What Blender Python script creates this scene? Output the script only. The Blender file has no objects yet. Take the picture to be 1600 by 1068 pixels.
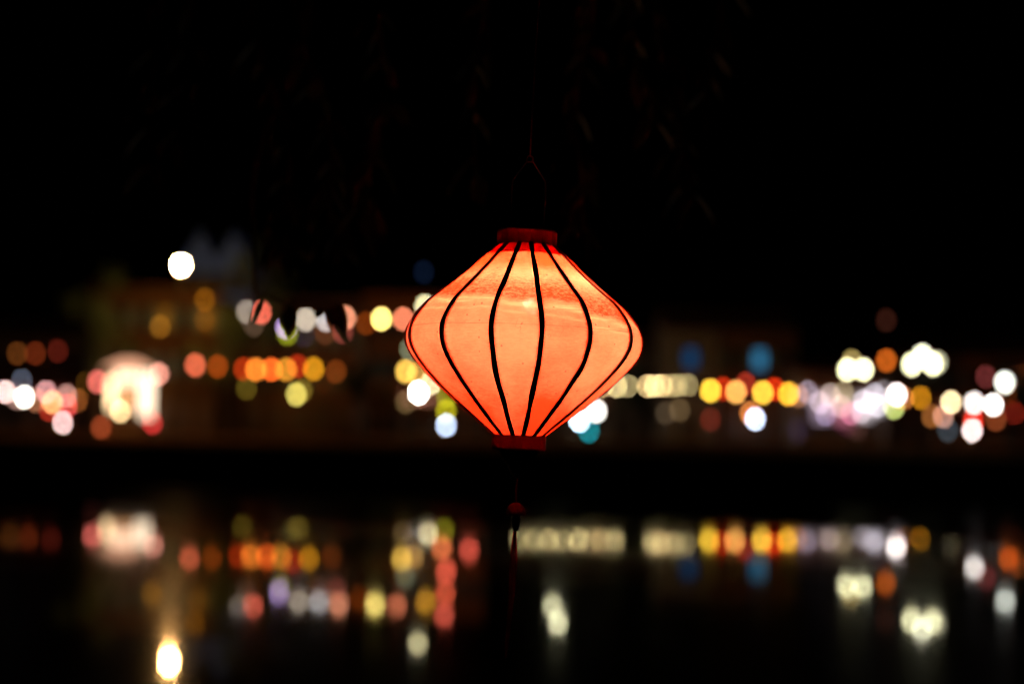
import bpy, bmesh, math, random
from mathutils import Vector, Matrix, noise as mnoise
random.seed(7)
R = math.radians
PI = math.pi
scene = bpy.context.scene
COL = scene.collection

# ------------------------------------------------------------------ camera
W, H, FPX = 1600.0, 1068.0, 50.0/36.0*1600.0
CAM_H, PITCH, ROLL = 3.0, R(3.25), R(1.03)
cam_loc = Vector((0, 0, CAM_H))
F = Vector((0, math.cos(PITCH), math.sin(PITCH)))
r0, u0 = Vector((1, 0, 0)), Vector((0, -math.sin(PITCH), math.cos(PITCH)))
RV = r0*math.cos(ROLL) + u0*math.sin(ROLL)
UV = -r0*math.sin(ROLL) + u0*math.cos(ROLL)
cam_d = bpy.data.cameras.new('camera')
cam = bpy.data.objects.new('camera', cam_d)
COL.objects.link(cam)
M4 = Matrix((RV, UV, -F)).transposed().to_4x4()
M4.translation = cam_loc
cam.matrix_world = M4
cam_d.lens, cam_d.sensor_width = 50.0, 36.0
cam_d.clip_start, cam_d.clip_end = 0.05, 2000.0
cam_d.dof.use_dof = True
cam_d.dof.focus_distance = 2.09
cam_d.dof.aperture_fstop = 1.40
cam_d.dof.aperture_ratio = 1.14
scene.camera = cam

# ------------------------------------------------------------------ world, exposure
world = bpy.data.worlds.new('World')
scene.world = world
world.use_nodes = True
wn = world.node_tree
bg = wn.nodes['Background']
sky = wn.nodes.new('ShaderNodeTexSky')
sky.sky_type = 'NISHITA'
sky.sun_disc = False
sky.sun_elevation = R(-6.0)          # sun well below the horizon: night
sky.sun_rotation = R(200)
wn.links.new(sky.outputs[0], bg.inputs[0])
bg.inputs[1].default_value = 0.002
vs = scene.view_settings
vs.view_transform, vs.look, vs.exposure, vs.gamma = 'Standard', 'None', 0.0, 1.0
vs.use_curve_mapping = False
cy = scene.cycles
cy.use_denoising = True
cy.denoiser = 'OPENIMAGEDENOISE'
cy.denoising_prefilter = 'ACCURATE'
cy.use_adaptive_sampling = False
cy.max_bounces, cy.diffuse_bounces, cy.glossy_bounces = 8, 5, 4
cy.transmission_bounces, cy.transparent_max_bounces = 6, 8
cy.sample_clamp_indirect = 12.0
cy.use_light_tree = True
cy.caustics_reflective = False
cy.caustics_refractive = False


def at(px, py, D):
    """World point that the photograph shows at (px, py), D metres out from the near bank."""
    d = F*FPX + RV*(px - W/2) + UV*(H/2 - py)
    return cam_loc + d*(D/d.y)


def lin(c):
    return tuple(((v/255.0)/12.92 if v/255.0 <= 0.04045 else ((v/255.0 + 0.055)/1.055)**2.4) for v in c)


# ------------------------------------------------------------------ materials
def mat(name, col, rough=0.7, spec=0.3, metal=0.0, nscale=6.0, namount=0.25, bump=0.0):
    m = bpy.data.materials.new(name)
    m.use_nodes = True
    nt = m.node_tree
    b = nt.nodes['Principled BSDF']
    b.inputs['Roughness'].default_value = rough
    b.inputs['Specular IOR Level'].default_value = spec
    b.inputs['Metallic'].default_value = metal
    tc = nt.nodes.new('ShaderNodeTexCoord')
    n = nt.nodes.new('ShaderNodeTexNoise')
    n.inputs['Scale'].default_value = nscale
    n.inputs['Detail'].default_value = 6
    nt.links.new(tc.outputs['Object'], n.inputs['Vector'])
    mx = nt.nodes.new('ShaderNodeMix')
    mx.data_type = 'RGBA'
    mx.inputs[6].default_value = (*[c*(1-namount) for c in col], 1)
    mx.inputs[7].default_value = (*[min(1, c*(1+namount)) for c in col], 1)
    nt.links.new(n.outputs['Fac'], mx.inputs[0])
    nt.links.new(mx.outputs[2], b.inputs['Base Color'])
    if bump:
        bp = nt.nodes.new('ShaderNodeBump')
        bp.inputs['Strength'].default_value = bump
        nt.links.new(n.outputs['Fac'], bp.inputs['Height'])
        nt.links.new(bp.outputs[0], b.inputs['Normal'])
    return m


def emit(name, rgb, strength):
    m = bpy.data.materials.new(name)
    m.use_nodes = True
    nt = m.node_tree
    nt.nodes.clear()
    e = nt.nodes.new('ShaderNodeEmission')
    o = nt.nodes.new('ShaderNodeOutputMaterial')
    e.inputs[0].default_value = (*rgb, 1)
    e.inputs[1].default_value = strength
    nt.links.new(e.outputs[0], o.inputs[0])
    return m


MT = {
    'dark_wood': mat('dark_wood', (.06, .035, .02), .6, .3, nscale=14),
    'bamboo': mat('bamboo', (.08, .020, .012), .55, .3, nscale=60),
    'red_wood': mat('red_lacquered_wood', (.30, .014, .018), .5, .4, nscale=45, namount=.35, bump=.08),
    'black_wood': mat('black_wood', (.012, .008, .008), .6, .3),
    'tassel_silk': mat('tassel_silk', (.27, .010, .02), .8, .2, nscale=300, namount=.4),
    'red_cord': mat('red_cord', (.075, .003, .008), .8, .2, nscale=300, namount=.4),
    'wire': mat('rusty_wire', (.05, .014, .012), .6, .3, nscale=120),
    'metal': mat('dark_metal', (.02, .02, .02), .6, .3),
    'stone': mat('quay_stone', (.22, .19, .16), .85, .2, nscale=1.6, namount=.45, bump=.3),
    'paving': mat('paving', (.095, .045, .016), 1.0, 0.0, nscale=.9, namount=.4),
    'soil': mat('soil', (.09, .07, .05), .9, .1, nscale=3),
    'bark': mat('bark', (.08, .06, .045), .9, .1, nscale=18, namount=.5, bump=.4),
    'leaf': mat('leaf', (.030, .050, .018), .55, .3, nscale=30, namount=.4),
    'far_leaf': mat('far_leaf', (.05, .075, .025), .7, .2, nscale=2, namount=.5),
    'roof_tile': mat('roof_tile', (.14, .07, .045), .8, .2, nscale=4, namount=.4),
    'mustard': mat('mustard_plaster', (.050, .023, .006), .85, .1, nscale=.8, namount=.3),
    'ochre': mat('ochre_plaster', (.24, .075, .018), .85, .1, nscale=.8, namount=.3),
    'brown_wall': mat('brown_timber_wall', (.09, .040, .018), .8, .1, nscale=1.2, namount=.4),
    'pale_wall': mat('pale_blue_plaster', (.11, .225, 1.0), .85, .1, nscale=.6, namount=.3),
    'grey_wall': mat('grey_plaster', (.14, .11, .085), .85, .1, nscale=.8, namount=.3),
    'shutter': mat('painted_shutter', (.07, .10, .08), .6, .3),
    'canvas': mat('stall_canvas', (.45, .18, .14), .9, .1, nscale=3),
    'crate': mat('stall_timber', (.22, .13, .07), .8, .1, nscale=5),
    'dark_glass': mat('dark_glass', (.01, .012, .015), .08, .5),
}


# ------------------------------------------------------------------ mesh helpers
class MB:
    def __init__(self):
        self.v, self.f, self.uv = [], [], None

    def add(self, vs_, fs_):
        o = len(self.v)
        self.v += [tuple(p) for p in vs_]
        self.f += [tuple(i + o for i in f) for f in fs_]
        return self

    def box(self, c, s, rz=0.0):
        cx, cy_, cz = c
        hx, hy, hz = s[0]/2, s[1]/2, s[2]/2
        ca, sa = math.cos(rz), math.sin(rz)
        pts = []
        for x, y, z in ((-1, -1, -1), (1, -1, -1), (1, 1, -1), (-1, 1, -1), (-1, -1, 1), (1, -1, 1), (1, 1, 1), (-1, 1, 1)):
            X, Y = x*hx, y*hy
            pts.append((cx + X*ca - Y*sa, cy_ + X*sa + Y*ca, cz + z*hz))
        return self.add(pts, [(0, 3, 2, 1), (4, 5, 6, 7), (0, 1, 5, 4), (1, 2, 6, 5), (2, 3, 7, 6), (3, 0, 4, 7)])

    def lathe(self, prof, n=12, c=(0, 0, 0), closed=False, off=0.0):
        pts, fs = [], []
        for z, r in prof:
            for k in range(n):
                a = 2*PI*k/n + off
                pts.append((c[0] + r*math.cos(a), c[1] + r*math.sin(a), c[2] + z))
        m = len(prof)
        for i in range(m - 1 if not closed else m):
            j = (i + 1) % m
            for k in range(n):
                k2 = (k + 1) % n
                fs.append((i*n + k, i*n + k2, j*n + k2, j*n + k))
        if not closed:
            fs.append(tuple(reversed(range(n))))
            fs.append(tuple((m-1)*n + k for k in range(n)))
        return self.add(pts, fs)

    def tube(self, path, rad, n=6):
        path = [Vector(p) for p in path]
        m = len(path)
        rads = rad if isinstance(rad, (list, tuple)) else [rad]*m
        pts, fs = [], []
        prev = None
        for i, p in enumerate(path):
            t = (path[min(i+1, m-1)] - path[max(i-1, 0)]).normalized()
            if prev is None:
                a = t.orthogonal().normalized()
            else:
                a = (prev - t*prev.dot(t)).normalized()
            prev = a
            b = t.cross(a)
            for k in range(n):
                w = 2*PI*k/n
                pts.append(p + (a*math.cos(w) + b*math.sin(w))*rads[i])
        for i in range(m-1):
            for k in range(n):
                k2 = (k+1) % n
                fs.append((i*n+k, i*n+k2, (i+1)*n+k2, (i+1)*n+k))
        fs.append(tuple(reversed(range(n))))
        fs.append(tuple((m-1)*n + k for k in range(n)))
        return self.add(pts, fs)

    def build(self, name, m, parent=None, smooth=False, loc=None):
        me = bpy.data.meshes.new(name)
        me.from_pydata(self.v, [], self.f)
        if self.uv:
            ul = me.uv_layers.new(name='UVMap')
            for lp in me.loops:
                ul.data[lp.index].uv = self.uv[lp.vertex_index]
        me.materials.append(m if not isinstance(m, str) else MT[m])
        if smooth:
            for p in me.polygons:
                p.use_smooth = True
        me.update()
        o = bpy.data.objects.new(name, me)
        COL.objects.link(o)
        if parent:
            o.parent = parent
        if loc is not None:
            o.location = loc
        return o


def tag(o, label, cat, group=None, kind=None):
    o['label'] = label
    o['category'] = cat
    if group:
        o['group'] = group
    if kind:
        o['kind'] = kind
    return o


def thing(name, label, cat, loc=(0, 0, 0), group=None):
    o = bpy.data.objects.new(name, None)
    o.empty_display_size = .1
    COL.objects.link(o)
    o.location = loc
    return tag(o, label, cat, group)


def structure(o):
    o['kind'] = 'structure'
    return o


# ------------------------------------------------------------------ water, banks, sky
QUAY_Y, QUAY_Z = 65.0, 1.68


def water_material():
    m = bpy.data.materials.new('river_water')
    m.use_nodes = True
    nt = m.node_tree
    b = nt.nodes['Principled BSDF']
    b.inputs['Base Color'].default_value = (.004, .005, .005, 1)
    b.inputs['Roughness'].default_value = .04
    b.inputs['IOR'].default_value = 1.33
    b.inputs['Specular IOR Level'].default_value = .5
    g = nt.nodes.new('ShaderNodeNewGeometry')
    mp = nt.nodes.new('ShaderNodeMapping')
    mp.inputs['Scale'].default_value = (1.0, .55, 1)
    n1 = nt.nodes.new('ShaderNodeTexNoise')
    n1.inputs['Scale'].default_value = .8
    n1.inputs['Detail'].default_value = 1.5
    n1.inputs['Roughness'].default_value = .35
    bp = nt.nodes.new('ShaderNodeBump')
    bp.inputs['Strength'].default_value = 1.0
    bp.inputs['Distance'].default_value = .0026
    nt.links.new(g.outputs['Position'], mp.inputs['Vector'])
    nt.links.new(mp.outputs[0], n1.inputs['Vector'])
    n3 = nt.nodes.new('ShaderNodeTexNoise')
    n3.inputs['Scale'].default_value = 2.4
    n3.inputs['Detail'].default_value = 2
    nt.links.new(mp.outputs[0], n3.inputs['Vector'])
    ad = nt.nodes.new('ShaderNodeMath')
    ad.operation = 'MULTIPLY_ADD'
    ad.inputs[1].default_value = .30
    nt.links.new(n3.outputs['Fac'], ad.inputs[0])
    nt.links.new(n1.outputs['Fac'], ad.inputs[2])
    nt.links.new(ad.outputs[0], bp.inputs['Height'])
    nt.links.new(bp.outputs[0], b.inputs['Normal'])
    # wind-ruffled share of the surface: the same water, rougher
    b2 = nt.nodes.new('ShaderNodeBsdfPrincipled')
    b2.inputs['Base Color'].default_value = (.004, .005, .005, 1)
    b2.inputs['Roughness'].default_value = .175
    b2.inputs['IOR'].default_value = 1.33
    n2 = nt.nodes.new('ShaderNodeTexNoise')
    n2.inputs['Scale'].default_value = .25
    n2.inputs['Detail'].default_value = 3
    mr = nt.nodes.new('ShaderNodeMapRange')
    mr.inputs[1].default_value, mr.inputs[2].default_value = .35, .65
    mr.inputs[3].default_value, mr.inputs[4].default_value = .025, .065
    ms = nt.nodes.new('ShaderNodeMixShader')
    out = nt.nodes['Material Output']
    nt.links.new(mp.outputs[0], n2.inputs['Vector'])
    nt.links.new(n2.outputs['Fac'], mr.inputs[0])
    nt.links.new(mr.outputs[0], ms.inputs[0])
    nt.links.new(b.outputs[0], ms.inputs[1])
    nt.links.new(b2.outputs[0], ms.inputs[2])
    nt.links.new(ms.outputs[0], out.inputs[0])
    return m


structure(MB().add([(-400, -60, 0), (400, -60, 0), (400, QUAY_Y+.5, 0), (-400, QUAY_Y+.5, 0)], [(0, 1, 2, 3)]).build('river_water', water_material()))
# far bank: promenade slab behind the quay wall, out to the horizon
structure(MB().box((0, QUAY_Y + .6 + 400, QUAY_Z - 1.5), (1600, 800, 3.0)).build('far_bank', 'paving'))
structure(MB().box((0, QUAY_Y + .29, .53), (800, .58, 2.26)).build('quay_wall', 'stone'))
structure(MB().box((0, QUAY_Y + .27, QUAY_Z + .06), (800, .66, .12)).build('quay_coping', 'stone'))
# near bank, where the photographer stands and the tree grows
bm = MB()
prof = [(-60, 1.35), (1.5, 1.38), (3.6, 1.30), (4.6, .9), (5.6, -.4)]
pts, fs = [], []
NX = 41
for i in range(NX):
    x = -40 + 2*i
    for j, (y, z) in enumerate(prof):
        pts.append((x, y + (.25*math.sin(i*1.7 + j) if 0 < j else 0), z + .05*math.sin(i*2.3 + j*1.1)))
for i in range(NX-1):
    for j in range(len(prof)-1):
        a = i*len(prof) + j
        fs.append((a, a + len(prof), a + len(prof) + 1, a + 1))
structure(bm.add(pts, fs).build('near_bank', 'soil'))


# ------------------------------------------------------------------ the red silk lantern
D0 = 2.222
p_top, p_bot = at(823, 383, D0), at(811.5, 680, D0)
LH = (p_top - p_bot).length


def cloth_material():
    m = bpy.data.materials.new('red_silk')
    m.use_nodes = True
    nt = m.node_tree
    N, L = nt.nodes, nt.links
    N.clear()
    out = N.new('ShaderNodeOutputMaterial')
    tc = N.new('ShaderNodeTexCoord')
    sep = N.new('ShaderNodeSeparateXYZ')
    L.new(tc.outputs['Object'], sep.inputs[0])

    def math_(op, a, b=None, clamp=False):
        n = N.new('ShaderNodeMath')
        n.operation = op
        n.use_clamp = clamp
        for k, v in ((0, a), (1, b)):
            if v is None:
                continue
            if isinstance(v, (int, float)):
                n.inputs[k].default_value = v
            else:
                L.new(v, n.inputs[k])
        return n.outputs[0]

    def noise(scale, vec_scale=(1, 1, 1), detail=4, rough=.55):
        mp = N.new('ShaderNodeMapping')
        mp.inputs['Scale'].default_value = vec_scale
        n = N.new('ShaderNodeTexNoise')
        n.inputs['Scale'].default_value = scale
        n.inputs['Detail'].default_value = detail
        n.inputs['Roughness'].default_value = rough
        L.new(tc.outputs['Object'], mp.inputs[0])
        L.new(mp.outputs[0], n.inputs['Vector'])
        return n.outputs['Fac']

    def ramp(v, a, b, lo=0.0, hi=1.0):
        n = N.new('ShaderNodeMapRange')
        n.interpolation_type = 'SMOOTHSTEP'
        n.inputs[1].default_value, n.inputs[2].default_value = a, b
        n.inputs[3].default_value, n.inputs[4].default_value = lo, hi
        L.new(v, n.inputs[0])
        return n.outputs[0]

    z = sep.outputs['Z']
    oi = N.new('ShaderNodeObjectInfo')
    pcol = N.new('ShaderNodeSeparateColor')
    L.new(oi.outputs['Color'], pcol.inputs[0])
    big = noise(14, (1, 1, 1.2), 3)
    fine = noise(150, (1, 1, 2.2), 5, .7)
    weave = noise(420, (.18, .18, 2.6), 3, .6)
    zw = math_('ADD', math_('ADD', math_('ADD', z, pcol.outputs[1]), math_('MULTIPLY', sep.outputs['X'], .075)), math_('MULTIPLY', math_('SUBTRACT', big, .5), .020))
    # shade painted redder into the cloth: band above the widest part, and the foot
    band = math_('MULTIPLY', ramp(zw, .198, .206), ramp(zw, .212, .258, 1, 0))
    mott = ramp(noise(150, (.8, .8, 2.2), 6, .78), .34, .68)
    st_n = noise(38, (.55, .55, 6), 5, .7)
    glow_streak = math_('MULTIPLY', math_('ADD', math_('MULTIPLY', ramp(zw, .187, .192), ramp(zw, .194, .199, 1, 0)), math_('MULTIPLY', math_('MULTIPLY', ramp(zw, .1765, .179), ramp(zw, .1795, .183, 1, 0)), .6)), ramp(st_n, .34, .66))
    foot = ramp(zw, .012, .15, 1, 0)
    blot = ramp(big, .45, .68)
    dye_shade = math_('ADD', math_('MULTIPLY', band, math_('ADD', .22, math_('MULTIPLY', mott, .78))), math_('MULTIPLY', foot, .74))
    dye_shade = math_('ADD', dye_shade, math_('MULTIPLY', blot, .22))
    dye_shade = math_('ADD', dye_shade, math_('MULTIPLY', ramp(z, .236, .266), .74))  # redder near the head, offsetting the bulb's stronger light in the colour
    dye_shade = math_('ADD', dye_shade, math_('MULTIPLY', mott, .19))
    dye_shade = math_('ADD', dye_shade, pcol.outputs[0])
    dye_shade = math_('SUBTRACT', dye_shade, math_('MULTIPLY', glow_streak, .35), True)
    # glue line along each rib (u runs 0..1 across a panel)
    uvn = N.new('ShaderNodeSeparateXYZ')
    L.new(tc.outputs['UV'], uvn.inputs[0])
    u = uvn.outputs['X']
    edge = math_('MINIMUM', u, math_('SUBTRACT', 1.0, u))
    edge = math_('ADD', edge, math_('MULTIPLY', math_('SUBTRACT', fine, .5), .13))
    glue = ramp(edge, .010, .105, 1, 0)
    dye_shade = math_('ADD', dye_shade, math_('MULTIPLY', glue, .85), True)
    mx = N.new('ShaderNodeMix')
    mx.data_type = 'RGBA'
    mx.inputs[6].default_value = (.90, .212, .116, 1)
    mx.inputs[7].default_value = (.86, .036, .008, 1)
    L.new(dye_shade, mx.inputs[0])
    # weave and slubs, with the bright lines painted in as a highlight
    wv = math_('ADD', math_('ADD', .68, math_('MULTIPLY', weave, .42)), math_('MULTIPLY', glow_streak, .50))
    # specks of dirt
    vor = N.new('ShaderNodeTexVoronoi')
    vor.inputs['Scale'].default_value = 95
    L.new(tc.outputs['Object'], vor.inputs['Vector'])
    sepc = N.new('ShaderNodeSeparateColor')
    L.new(vor.outputs['Color'], sepc.inputs[0])
    pick = math_('GREATER_THAN', sepc.outputs[0], .84)
    sp = math_('MULTIPLY', math_('MULTIPLY', ramp(vor.outputs['Distance'], .10, .20, 1, 0), pick), .65)
    # creases: their shade painted as thin dark bent lines
    cr = noise(9, (1, 1, 1), 4, .6)
    line = ramp(math_('ABSOLUTE', math_('SUBTRACT', cr, .60)), .0006, .003, 1, 0)
    line = math_('MULTIPLY', math_('MULTIPLY', line, .50), ramp(noise(22), .52, .6))
    seam = ramp(math_('ABSOLUTE', math_('SUBTRACT', math_('ADD', z, math_('MULTIPLY', math_('SUBTRACT', noise(30), .5), .003)), .1615)), .0002, .0007, 1, 0)
    darkfac = math_('SUBTRACT', 1.0, math_('ADD', math_('ADD', sp, line), math_('MULTIPLY', seam, .45)), True)
    wv = math_('MULTIPLY', wv, darkfac)
    colm = N.new('ShaderNodeMix')
    colm.data_type = 'RGBA'
    colm.blend_type = 'MULTIPLY'
    colm.inputs[0].default_value = 1
    L.new(mx.outputs[2], colm.inputs[6])
    L.new(wv, colm.inputs[7])
    tr = N.new('ShaderNodeBsdfTranslucent')
    df = N.new('ShaderNodeBsdfDiffuse')
    bp = N.new('ShaderNodeBump')
    bp.inputs['Strength'].default_value = .25
    bp.inputs['Distance'].default_value = .001
    L.new(weave, bp.inputs['Height'])
    for n in (tr, df):
        L.new(colm.outputs[2], n.inputs['Color'])
        L.new(bp.outputs[0], n.inputs['Normal'])
    ms = N.new('ShaderNodeMixShader')
    ms.inputs[0].default_value = .35
    L.new(tr.outputs[0], ms.inputs[1])
    L.new(df.outputs[0], ms.inputs[2])
    # the open weave lets a trace of the bulb through
    tp = N.new('ShaderNodeBsdfTransparent')
    ms2 = N.new('ShaderNodeMixShader')
    L.new(math_('MULTIPLY', math_('MULTIPLY', ramp(fine, .44, .60), ramp(st_n, .38, .62)), .0022), ms2.inputs[0])
    L.new(ms.outputs[0], ms2.inputs[1])
    L.new(tp.outputs[0], ms2.inputs[2])
    L.new(ms2.outputs[0], out.inputs[0])
    return m


def shield_material():
    m = bpy.data.materials.new('red_shield')
    m.use_nodes = True
    nt = m.node_tree
    nt.nodes.clear()
    o = nt.nodes.new('ShaderNodeOutputMaterial')
    t = nt.nodes.new('ShaderNodeBsdfTranslucent')
    t.inputs[0].default_value = (.40, .060, .016, 1)
    nt.links.new(t.outputs[0], o.inputs[0])
    return m


PROF = [(0.0, .0412), (.024, .0712), (.048, .1015), (.072, .1300), (.094, .1530), (.115, .1715), (.134, .1828), (.152, .1858), (.170, .1812),
        (.189, .1685), (.209, .1490), (.230, .1235), (.252, .0970), (.275, .0720), (LH, .046)]


def catmull(P, t):
    n = len(P) - 1
    s = min(int(t*n), n-1)
    x = t*n - s
    p = [P[max(0, min(n, s + k))] for k in (-1, 0, 1, 2)]
    o = []
    for d in range(2):
        a, b, c, e = (q[d] for q in p)
        o.append(.5*(2*b + (c-a)*x + (2*a-5*b+4*c-e)*x*x + (3*b-a-3*c+e)*x**3))
    return o


NV = 56
prof_s = [catmull(PROF, i/NV) for i in range(NV+1)]
rib_deg = [-69.0, -40.5, -14.6, 7.7, 31.5, 60.0, 88.8, 117.6, 146.4, 175.3, 204.0, 232.9, 262.0]
rib_ang = [R(a) for a in rib_deg]

lan = thing('silk_lantern', 'glowing orange red silk lantern with dark ribs hanging in front of the river', 'lantern', p_bot)
zax = (p_top - p_bot).normalized()
yax = (Vector((0, 1, 0)) - zax*zax.y).normalized()
xax = yax.cross(zax)
lan.rotation_euler = Matrix((xax, yax, zax)).transposed().to_euler()


def dirv(a):
    return Vector((math.sin(a), -math.cos(a), 0))


# each rib bends a little differently
rib_prof = []
for i, a in enumerate(rib_ang):
    ph = i*1.9
    rib_prof.append([(z, r*(1 + .008*math.sin(z*24 + ph) + (.028*math.exp(-((z-.106)/.016)**2) if i == 4 else 0) + .010*math.exp(-((z-.203)/.010)**2))) for z, r in prof_s])
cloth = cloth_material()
NP = 10
for i in range(len(rib_ang)):
    j = (i+1) % len(rib_ang)
    a0, a1 = rib_ang[i], rib_ang[j]
    if a1 < a0:
        a1 += 2*PI
    b = MB()
    uv = []
    for k in range(NV+1):
        P0 = dirv(a0)*rib_prof[i][k][1]
        P1 = dirv(a1)*rib_prof[j][k][1]
        z = prof_s[k][0]
        for s in range(NP+1):
            t = s/NP
            p = P0.lerp(P1, t)
            am = a0 + (a1-a0)*t
            bulge = .30*(prof_s[k][1]*(1 - math.cos((a1-a0)/2)))*4*t*(1-t)
            wob = .0012*mnoise.noise(Vector((am*5, z*28, 3.1)))*4*t*(1-t)
            p = p*(1 - .004) + dirv(am)*(bulge + wob)
            b.v.append((p.x, p.y, z))
            uv.append((t, k/NV))
    for k in range(NV):
        for s in range(NP):
            q = k*(NP+1) + s
            b.f.append((q, q+1, q+NP+2, q+NP+1))
    b.uv = uv
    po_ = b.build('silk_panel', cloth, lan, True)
    po_.color = ({0: .22, 1: .06, 2: .0, 3: .20, 4: .06, 5: .26, 12: .42}.get(i, .1), {0: .004, 1: .0, 2: .0015, 3: -.004, 4: .010, 5: .004}.get(i, 0), 0, 1)  # panel tones; side panels redder, limb shading put into the colour
for i, a in enumerate(rib_ang):
    b = MB()
    d, t = dirv(a), Vector((math.cos(a), math.sin(a), 0))
    for k in range(NV+1):
        z, r = rib_prof[i][k]
        w = .0039 + .0010*mnoise.noise(Vector((i*3.7, z*38, 0)))
        w *= .75 + .25*min(1, r/.1)
        c = d*(r + .0004) + Vector((0, 0, z)) + t*.0014*mnoise.noise(Vector((z*22, i*5.3, 1.0)))
        for su, sd in ((-1, -1), (1, -1), (1, 1), (-1, 1)):
            b.v.append(tuple(c + t*w*su + d*.0013*sd))
    for k in range(NV):
        for s in range(4):
            s2 = (s+1) % 4
            b.f.append((k*4+s, k*4+s2, k*4+4+s2, k*4+4+s))
    b.build('rib', 'bamboo', lan)
# turned rings at the head and the foot
cap = MB().lathe([(LH-.004, .0475), (LH+.020, .0475), (LH+.0235, .045), (LH+.0235, .041), (LH-.004, .041)], 16, closed=True, off=R(6)).build('top_ring', 'red_wood', lan)
MB().lathe([(LH-.022, .0615), (LH-.020, .0615)], 32).build('shadow_shield', shield_material(), lan)  # added unseen disc, sized to shade the cloth under the cap
MB().lathe([(LH-.0198, .0012), (LH+.018, .0012)], 8).build('shield_rod', 'metal', lan)
MB().lathe([(LH+.010, .0408), (LH+.013, .0408)], 24).build('ring_plate', 'black_wood', lan)
MB().lathe([(-.021, .0415), (-.0225, .040), (-.0225, .034), (.003, .034), (.003, .0405), (.000, .0425), (-.0195, .0425)], 16, closed=True, off=R(6)).build('foot_ring', 'red_wood', lan)
MB().lathe([(-.066, .003), (-.058, .012), (-.046, .016), (-.036, .026), (-.024, .031), (-.020, .0335)], 20).build('finial', 'black_wood', lan, True)
# bulb and holder
MB().lathe([(.166, .003), (.168, .0075), (.174, .0115), (.181, .0125), (.188, .011), (.194, .007), (.198, .0035)], 14).build('bulb', emit('bulb_glow', (1.0, .80, .52), 900.0), lan, True, (.008, 0, .020))
MB().lathe([(.2185, .010), (.243, .011), (.247, .004), (LH-.0222, .003)], 12).build('bulb_holder', 'black_wood', lan, False, (.004, 0, .0))
# bail wires and hook
for sx, xt in ((-1, -.004), (1, .004)):
    b = MB()
    path = []
    for k in range(15):
        t = k/14
        path.append((sx*.026*(1 - .02*math.sin(t*9)) * (1 - .85*max(0, t-.72)/.28), -.012*(1-t), LH + .016 + t*.118))
    b.tube(path, .0011, 6).build('bail_wire', 'wire', lan)
b = MB()
ring = [(.005*math.cos(w), 0, LH + .1365 + .005*math.sin(w)) for w in [2*PI*k/14 for k in range(15)]]
b.tube(ring, .0011, 6).build('hook', 'wire', lan)
b = MB()
b.tube([(.0, 0, LH+.1415), (.002, 0, LH+.30), (.012, .0, LH+.60)], .0013, 6).build('hanging_cord', 'red_cord', lan)
# tassel below
ts = MB()
ts.tube([(0, 0, -.064), (-.0015, 0, -.085), (-.001, 0, -.106)], .0016, 6).build('tassel_cord', 'tassel_silk', lan)
tas = MB().lathe([(-.123, .0145), (-.121, .0155), (-.114, .0145), (-.108, .010), (-.104, .004)], 16).build('tassel_bead', 'red_cord', lan, True, (-.001, 0, 0))
MB().lathe([(-.148, .0035), (-.140, .0062), (-.130, .0075), (-.1235, .006)], 12).build('tassel_knot', 'black_wood', lan, True)
for s in (-1, 1):
    p = [(s*.001 - .001, 0, -.146)]
    for k in range(1, 26):
        t = k/25
        p.append((-.001 + s*.0066*math.sin(min(1, t*2.6)*PI*.5)*(1 - .93*t) - .007*t*t, -.001 + .003*math.sin(t*5 + s), -.146 - .196*t))
    MB().tube(p, [.0017*(1-.5*k/25) for k in range(26)], 6).build('tassel_strand', 'tassel_silk', lan)
for s in range(10):
    a = s*.63
    p = []
    for k in range(14):
        t = k/13
        sp = .0042*math.sin(PI*min(1, t*1.6 + .1)*.5)*(1 - .75*t)
        p.append((-.001 + sp*math.cos(a) - .0075*t*t, sp*math.sin(a), -.147 - (.17 + .006*(s % 4))*t))
    MB().tube(p, .0007, 4).build('tassel_strand', 'tassel_silk', lan)

# ------------------------------------------------------------------ the tree over the near bank
tree = thing('overhanging_tree', 'dark leafy tree with branches drooping above and behind the lantern', 'tree', (-2.9, 3.6, 1.25))
T0 = Vector((-2.9, 3.6, 1.25))


def bez(pts, n):
    return [Vector(catmull3(pts, i/n)) for i in range(n+1)]


def catmull3(P, t):
    n = len(P) - 1
    s = min(int(t*n), n-1)
    x = t*n - s
    p = [Vector(P[max(0, min(n, s+k))]) for k in (-1, 0, 1, 2)]
    a, b, c, e = p
    return .5*(2*b + (c-a)*x + (2*a-5*b+4*c-e)*x*x + (3*b-a-3*c+e)*x**3)


trunk = bez([T0 - Vector((0, 0, .2)), T0 + Vector((.05, 0, .9)), T0 + Vector((-.08, .05, 1.9)), T0 + Vector((.1, .0, 3.2))], 20)
MB().tube([p - T0 for p in trunk], [.19 - .007*i for i in range(21)], 12).build('trunk', 'bark', tree, True)
br_main = bez([trunk[17], (-1.8, 3.4, 4.35), (-.7, 3.3, 4.55), (.5, 3.3, 4.62), (1.5, 3.5, 4.5)], 30)
br_front = bez([br_main[9], (-.75, 2.7, 4.4), (-.3, 2.32, 4.12), (.03, 2.225, 4.045), (.35, 2.1, 4.07)], 22)
MB().tube([p - T0 for p in br_main], [.07 - .0018*i for i in range(31)], 8).build('branch', 'bark', tree, True)
MB().tube([p - T0 for p in br_front], [.028 - .0009*i for i in range(23)], 8).build('branch', 'bark', tree, True)


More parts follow.
